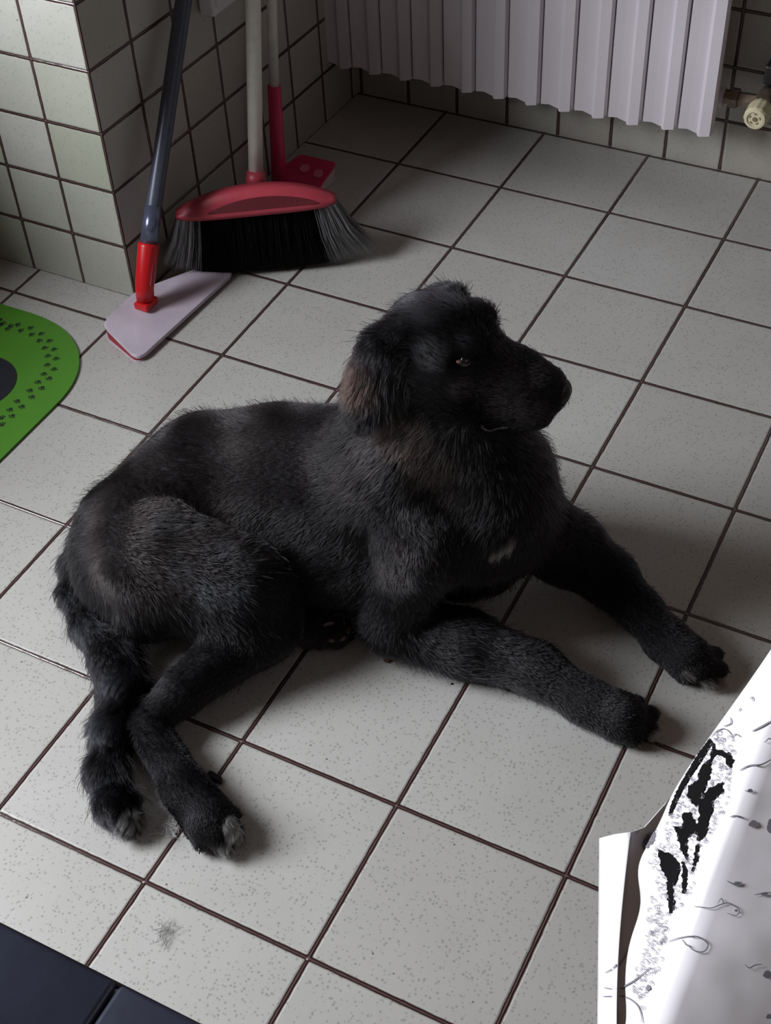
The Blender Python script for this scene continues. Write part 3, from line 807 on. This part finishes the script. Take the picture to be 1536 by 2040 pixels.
for p in PR:
    k, op = p[5], p[7]
    mg = .05+k
    if p[0] == 'c': a_ = np.minimum(p[1]-p[2], p[3]-p[4])-mg; b_ = np.maximum(p[1]+p[2], p[3]+p[4])+mg
    else: a_ = p[1]-max(p[3])-mg; b_ = p[1]+max(p[3])+mg
    i0 = np.clip(((a_-lo)/hstep).astype(int), 0, n3-1); i1 = np.clip(((b_-lo)/hstep).astype(int)+1, 1, n3)
    sl = tuple(slice(i0[i], i1[i]) for i in range(3))
    X = np.stack(np.meshgrid(ax[0][sl[0]], ax[1][sl[1]], ax[2][sl[2]], indexing='ij'), -1)
    d = prim_sdf(p, X); o = D[sl]
    if op > 0:
        h_ = np.clip(k-np.abs(o-d), 0, None)/k; D[sl] = np.minimum(o, d)-h_*h_*k*.25
    else:
        h_ = np.clip(k-np.abs(o+d), 0, None)/k; D[sl] = np.maximum(o, -d)+h_*h_*k*.25
Z = ax[2][None, None, :]
D = np.maximum(D, .0012-Z)
def surface_nets(D):
    S = D < 0; nx, ny, nz = D.shape
    acc = np.zeros((nx-1, ny-1, nz-1, 3)); cnt = np.zeros((nx-1, ny-1, nz-1))
    corners = [(i, j, k) for i in (0, 1) for j in (0, 1) for k in (0, 1)]
    sub = lambda A, c: A[c[0]:c[0]+nx-1, c[1]:c[1]+ny-1, c[2]:c[2]+nz-1]
    for axn in range(3):
        for c in corners:
            if c[axn]: continue
            c2 = list(c); c2[axn] = 1
            a = sub(D, c); b = sub(D, c2); m_ = (a < 0) != (b < 0)
            tt = np.where(m_, a/np.where(m_, a-b, 1), 0)
            for q in range(3):
                acc[..., q] += m_*(c[q]+(tt if q == axn else 0))
            cnt += m_
    act = cnt > 0; idx = -np.ones(cnt.shape, int); idx[act] = np.arange(act.sum())
    base = np.argwhere(act); V = lo+(base+acc[act]/cnt[act][:, None])*hstep
    F = []
    for axn in range(3):
        s0 = [slice(None)]*3; s1 = [slice(None)]*3; s0[axn] = slice(0, -1); s1[axn] = slice(1, None)
        a = S[tuple(s0)]; b = S[tuple(s1)]; e = np.argwhere(a != b); u_, v_ = (axn+1) % 3, (axn+2) % 3
        e = e[(e[:, u_] > 0) & (e[:, v_] > 0) & (e[:, u_] < D.shape[u_]-1) & (e[:, v_] < D.shape[v_]-1)]
        du = np.zeros(3, int); du[u_] = 1; dv_ = np.zeros(3, int); dv_[v_] = 1
        g_ = lambda q: idx[q[:, 0], q[:, 1], q[:, 2]]
        quad = np.stack([g_(e-du-dv_), g_(e-dv_), g_(e), g_(e-du)], 1)
        fl = ~a[e[:, 0], e[:, 1], e[:, 2]]
        quad[fl] = quad[fl][:, ::-1]; F.append(quad)
    return V, np.concatenate(F)
V, F = surface_nets(D)
me = bpy.data.meshes.new('dog'); me.from_pydata(V.tolist(), [], F.tolist()); me.validate(); me.update()
me.polygons.foreach_set('use_smooth', [True]*len(me.polygons))
m_skin = mat('black_coat_base', (.006, .0055, .0065), .75, 0, .2)
me.materials.append(m_skin)
dog = bpy.data.objects.new('dog', me); C.objects.link(dog)
tag(dog, 'black shaggy-coated dog lying on the tiled floor with head raised and turned aside', 'dog')
bvh = BVHTree.FromPolygons([Vector(v) for v in V], F.tolist())
def surf(px, py):
    d = Vector(ray(px, py)).normalized(); h = bvh.ray_cast(Vector(CAM), d); return h[0], h[1]

# ---- coat
nv = np.zeros(len(V)*3); me.vertices.foreach_get('normal', nv); nv = nv.reshape(-1, 3)
tri = np.concatenate([F[:, [0, 1, 2]], F[:, [0, 2, 3]]])
ar = .5*np.linalg.norm(np.cross(V[tri[:, 1]]-V[tri[:, 0]], V[tri[:, 2]]-V[tri[:, 0]]), axis=1)
NH = 330000
ctr = V[tri].mean(1); SPOT = []
for px, py, r_ in ((462, 1642, .012), (466, 1668, .012), (444, 1688, .010), (992, 1095, .007), (1008, 1084, .007), (1022, 1073, .006), (262, 1628, .014), (1410, 1360, .009), (1300, 1464, .008), (1365, 1345, .007)):
    h0 = surf(px, py)[0]
    if h0 is not None: SPOT.append((np.array(h0), r_))
dens = ar.copy()
for c_, r_ in SPOT: dens[np.linalg.norm(ctr-c_, axis=1) < r_] *= 3.5
ti = RNG.choice(len(tri), NH, p=dens/dens.sum()); r1 = np.sqrt(RNG.random(NH)); r2 = RNG.random(NH)
bc = np.stack([1-r1, r1*(1-r2), r1*r2], 1)
P0 = (V[tri[ti]]*bc[..., None]).sum(1); N0 = (nv[tri[ti]]*bc[..., None]).sum(1); N0 /= np.linalg.norm(N0, axis=1)[:, None]+1e-9
keep = (P0[:, 2] > .0035); P0 = P0[keep]; N0 = N0[keep]; NH = len(P0)
W = np.zeros(NH); T0 = np.zeros((NH, 3)); LN = np.zeros(NH)
for p in PR:
    if p[7] < 0: continue
    if p[0] == 'c': fdir = p[3]-p[1]; fdir = fdir/(np.linalg.norm(fdir)+1e-9)
    else: fdir = p[4] if p[4] is not None else U(-HF*1.0-HU*.25)
    d = np.abs(prim_sdf(p, P0)); ww = np.exp(-d/.007)+1e-7
    if p[0] == 'c' and abs(p[2]-.0) > 0 and (np.allclose(p[1], hp(.028, 0, -.010)) or np.allclose(p[1], hp(.078, 0, -.011)) or np.allclose(p[1], hp(0, 0, -.036)) or np.allclose(p[1], hp(.06, 0, -.050))):
        fdir = -fdir
    W += ww; T0 += ww[:, None]*fdir; LN += ww*p[6]
T0 /= W[:, None]; LN /= W
def field(X, f, seed):
    r = np.random.default_rng(seed); o = np.zeros((len(X), 3))
    for q in range(7):
        kv = r.normal(size=3); kv *= f*(.6+r.random())/np.linalg.norm(kv); o += np.sin(X@kv+r.random()*6.3)[:, None]*r.normal(size=3)
    return o/3
T0 = T0+field(P0, 32, 9)*.40+field(P0, 70, 1)*.34+field(P0, 150, 2)*.25+np.array([0, 0, -.25])
T0 -= N0*(T0*N0).sum(1)[:, None]; T0 /= np.linalg.norm(T0, axis=1)[:, None]+1e-9
LN = LN*(.7+.5*RNG.random(NH))
for c_, r_ in SPOT:
    m_ = np.linalg.norm(P0-c_, axis=1) < r_*1.1; LN[m_] = np.maximum(LN[m_], .0085*(.7+.5*RNG.random(m_.sum())))
FLY = RNG.random(NH) < .05; LN[FLY] *= 1.7
lift = np.clip(.30+.22*field(P0, 60, 3)[:, 0]+FLY*.2, .06, .7)[:, None]
DIR = T0*(1-lift)+N0*lift+RNG.normal(size=(NH, 3))*.07
DIR /= np.linalg.norm(DIR, axis=1)[:, None]
TIP = P0+DIR*LN[:, None]-N0*(LN*.10)[:, None]
# locks: tips in a cell lean to a common point
jit = field(P0, 200, 4)*.002
cell = np.floor((P0+jit)/np.where(LN > .0155, .0085, .0052)[:, None]).astype(int); key = (cell[:, 0]*73856093) ^ (cell[:, 1]*19349663) ^ (cell[:, 2]*83492791)
uq, inv = np.unique(key, return_inverse=True); cc = np.bincount(inv)
mt = np.stack([np.bincount(inv, TIP[:, i])/cc for i in range(3)], 1)
mr = np.stack([np.bincount(inv, P0[:, i])/cc for i in range(3)], 1)
clump = np.clip((LN-.004)/.026, .05, .55)[:, None]
SH_ = (mt[inv]+(P0-mr[inv])*.15-TIP)*clump; sl_ = np.linalg.norm(SH_, axis=1); SH_ *= np.minimum(1, LN*.42/(sl_+1e-9))[:, None]; TIP = TIP+SH_
MID = P0*.55+TIP*.45+N0*(LN*.10)[:, None]
TIP[:, 2] = np.maximum(TIP[:, 2], .0012); MID[:, 2] = np.maximum(MID[:, 2], .0015)
# colour of the coat, with sheen painted in on head, thigh and tail
COL = np.tile(np.array([.0075, .0068, .0082]), (NH, 1))
COL *= (.6+.8*RNG.random(NH))[:, None]
def tint(px, py, z, r, col, amt=1., hard=1.6, pos=None):
    h0 = surf(px, py)[0]
    c = at(px, py, z) if h0 is None else np.array(h0)
    d = np.linalg.norm(P0-c, axis=1)/r; f = np.clip((1.25-d)*hard, 0, 1)*amt*(RNG.random(NH)*.5+.5)
    f = f[:, None]; COL[:] = COL*(1-f)+np.array(col)*f
tint(300, 1040, .13, .09, (.050, .038, .035), .8, .9)
tint(480, 900, .17, .12, (.030, .023, .021), .6, .7)
tint(700, 760, .38, .028, (.07, .042, .034), .8); tint(690, 750, .37, .02, (.075, .045, .038), .7)
tint(705, 700, .38, .016, (.06, .038, .032), .7); tint(685, 790, .38, .014, (.13, .09, .07), .6)
tint(868, 712, .4, .017, (.17, .185, .21), .9); tint(1010, 790, .36, .030, (.10, .085, .085), .85); tint(1078, 748, .36, .012, (.26, .26, .29), .85)  # sheen on cheek, muzzle and nose bridge painted as paler fur
tint(850, 606, .4, .026, (.08, .077, .092), .8); tint(905, 600, .4, .016, (.08, .085, .105), .7); tint(930, 780, .36, .016, (.085, .075, .08), .7); tint(1060, 820, .36, .018, (.09, .072, .08), .7)  # skull and jaw sheen, also put into the fur colour
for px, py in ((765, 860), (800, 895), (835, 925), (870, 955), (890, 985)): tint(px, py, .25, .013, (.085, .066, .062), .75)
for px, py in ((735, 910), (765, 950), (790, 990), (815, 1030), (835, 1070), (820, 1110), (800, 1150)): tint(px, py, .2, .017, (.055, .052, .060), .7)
tint(300, 1080, .1, .03, (.04, .036, .036), .6)
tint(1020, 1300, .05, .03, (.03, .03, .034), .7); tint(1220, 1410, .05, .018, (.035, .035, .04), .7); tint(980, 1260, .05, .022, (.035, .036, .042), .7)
for px, py, r_ in ((330, 1045, .022), (385, 1035, .014), (432, 1100, .018), (350, 1130, .016), (470, 1200, .022), (400, 1180, .016), (170, 1240, .020), (150, 1180, .016), (230, 1340, .020), (200, 1440, .018), (215, 1560, .018), (400, 1610, .02), (330, 1520, .016)): tint(px, py, .05, r_, (.040, .043, .052), .75)  # bluish sheen patches painted into thigh, tail and hind-foot fur
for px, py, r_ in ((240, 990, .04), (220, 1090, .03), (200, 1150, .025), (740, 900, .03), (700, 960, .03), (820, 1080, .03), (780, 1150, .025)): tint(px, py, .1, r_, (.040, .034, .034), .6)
tint(810, 870, .28, .03, (.10, .07, .06), .7); tint(860, 930, .25, .03, (.08, .06, .05), .6)
[tint(x_, y_, .12, .005, (.55, .52, .47), .9) for x_, y_ in ((992, 1095), (1008, 1084), (1022, 1073))]
tint(462, 1642, .025, .011, (.95, .94, .93), 1.); tint(468, 1666, .02, .010, (.95, .94, .93), 1.); tint(444, 1690, .015, .007, (.85, .84, .82), .9)
tint(262, 1625, .016, .012, (.45, .44, .42), .7)
tint(1405, 1362, .012, .007, (.40, .38, .37), .7); tint(1370, 1340, .015, .008, (.3, .28, .27), .6)
tint(1300, 1465, .012, .007, (.45, .43, .42), .6)
tint(640, 1250, .02, .03, (.05, .04, .035), .8)
hc = bpy.data.hair_curves.new('fur'); hc.add_curves([4]*NH)
pts = np.empty((NH, 4, 3)); pts[:, 0] = P0-N0*.0006; pts[:, 1] = P0*.45+MID*.55+N0*0; pts[:, 2] = MID*.4+TIP*.6+N0*(LN*.03)[:, None]; pts[:, 3] = TIP
pts[:, :, 2] = np.maximum(pts[:, :, 2], .001)
hc.points.foreach_set('position', pts.astype(np.float32).ravel())
ra = hc.attributes.get('radius') or hc.attributes.new('radius', 'FLOAT', 'POINT')
wr_ = (.00015+.00009*RNG.random(NH))[:, None]*np.array([1, 1, .8, .15])[None]
ra.data.foreach_set('value', wr_.astype(np.float32).ravel())
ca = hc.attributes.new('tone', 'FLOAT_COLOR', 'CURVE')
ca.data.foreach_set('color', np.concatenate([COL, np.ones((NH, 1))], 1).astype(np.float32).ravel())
m_fur = bpy.data.materials.new('fur'); m_fur.use_nodes = True; nt = m_fur.node_tree; nt.nodes.clear()
out = nt.nodes.new('ShaderNodeOutputMaterial'); hb = nt.nodes.new('ShaderNodeBsdfHairPrincipled'); hb.model = 'CHIANG'; hb.parametrization = 'COLOR'
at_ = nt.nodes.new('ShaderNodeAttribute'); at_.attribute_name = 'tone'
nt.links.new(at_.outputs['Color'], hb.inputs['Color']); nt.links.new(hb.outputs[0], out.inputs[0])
hb.inputs['Roughness'].default_value = .28; hb.inputs['Radial Roughness'].default_value = .35; hb.inputs['IOR'].default_value = 1.36
hc.materials.append(m_fur)
fur = bpy.data.objects.new('fur', hc); C.objects.link(fur); fur.parent = dog; tag(fur, kind='stuff')
SC.cycles_curves.shape = 'RIBBONS'; SC.cycles_curves.subdivisions = 2

# ---- eye, nose, mouth, claws, pads
m_eye = mat('eye', lin(18, 9, 7), .08, 0, .6); m_lid = mat('eye_corner_pink', lin(150, 92, 88), .4); m_rim = mat('eyelid', lin(16, 13, 13), .4)
m_nose = noisy(mat('nose_leather', lin(15, 14, 16), .35, 0, .5), 500, .3, .5, .0006)
m_lip = mat('wet_lip', lin(30, 24, 28), .10, 0, 1.0); m_claw = mat('claw', lin(66, 60, 58), .3)
m_pad = noisy(mat('paw_pad', lin(74, 60, 54), .6), 300, .3, .5)
def sphere(name, c, axs, rad, m, parent, sub=3):
    bm = bmesh.new(); bmesh.ops.create_icosphere(bm, subdivisions=sub, radius=1)
    for v in bm.verts:
        q = np.array(axs[0])*v.co.x*rad[0]+np.array(axs[1])*v.co.y*rad[1]+np.array(axs[2])*v.co.z*rad[2]
        v.co = Vector(c)+Vector(q)
    return link(name, bm, m, parent, True)
for sg in (1, -1):
    ec = hp(.021, sg*.0350, .019)
    e = sphere('eye', ec, HAX, (.0080, .0080, .0080), m_eye, dog)
    bm = bmesh.new()
    n_ = U(HS*sg*.8+HF*.45+HU*.15); a1 = U(HF-n_*HF.dot(n_)); b1 = np.cross(n_, a1)
    tube(bm, [Vector(ec+n_*.0050+a1*.0074*math.cos(t_)+b1*.0042*math.sin(t_)) for t_ in [i*2*math.pi/20 for i in range(21)]], .0014, 8)
    link('eyelid', bm, m_rim, e, True)
    sphere('eye_corner', ec+n_*.0040-U(a1)*.0085-U(b1)*0, [a1, b1, n_], (.0034, .0024, .0020), m_lid, e, 2)
no = sphere('nose', hp(.1270, 0, -.006), HAX, (.0125, .0170, .0155), m_nose, dog, 4)
me_ = no.data
for v in me_.vertices:
    q = np.array(v.co)-hp(.1270, 0, -.006); f_, s_, u_ = q@HF, q@HS, q@HU
    dd = 0
    for sg in (-1, 1):
        r_ = math.hypot(s_-sg*.0075, u_+.001); dd += .004*math.exp(-(r_/.0032)**2)
    dd += .0012*math.exp(-(s_/.0012)**2)
    if f_ > 0: v.co = Vector(np.array(v.co)-HF*dd)
# mouth line
def mouth(sg):
    pts_ = []
    for t_ in np.linspace(0, 1, 14):
        f_ = .090-.030*t_; s_ = sg*(.014+.022*min(1, t_*1.3)); u_ = -.044-.014*math.sin(t_*math.pi*.85)
        o_ = Vector(hp(f_, s_*2.2, u_-.004)); d_ = (Vector(hp(f_, 0, u_+.004))-o_).normalized(); h_ = bvh.ray_cast(o_, d_)
        if h_[0] is not None: pts_.append(h_[0]+h_[1]*.0022)
    bm = bmesh.new()
    if len(pts_) > 3: tube(bm, pts_, [.0008]+[.0022]*(len(pts_)-2)+[.0008], 8); return link('lip', bm, m_lip, dog, True)
    bm.free()
for sg in (1, -1): mouth(sg)
for kk, (b_, tps) in TOES.items():
    for tp in tps:
        B = at(*b_); T_ = at(*tp); dr = T_-B; dr[2] = 0; dr = U(dr)
        bm = bmesh.new(); s0 = T_+dr*.006+np.array([0, 0, .001])
        tube(bm, [s0, s0+dr*.004+np.array([0, 0, .0005]), s0+dr*.0075+np.array([0, 0, -.003])], [.0022, .0018, .0005], 8)
        for v in bm.verts: v.co.z = max(v.co.z, .0012)
        link('claw', bm, m_claw, dog, True)
for (px, py, r_) in ((655, 1246, .008), (684, 1240, .0055), (694, 1256, .0055), (684, 1272, .0055), (660, 1276, .005)):
    h_, n_ = surf(px, py)
    if h_ is not None: sphere('paw_pad', np.array(h_), [U(np.array(n_)), U(np.cross(np.array(n_), [0, 0, 1.])+1e-6), [0, 0, 1.]], (.003, r_, r_*.8), m_pad, dog, 2)
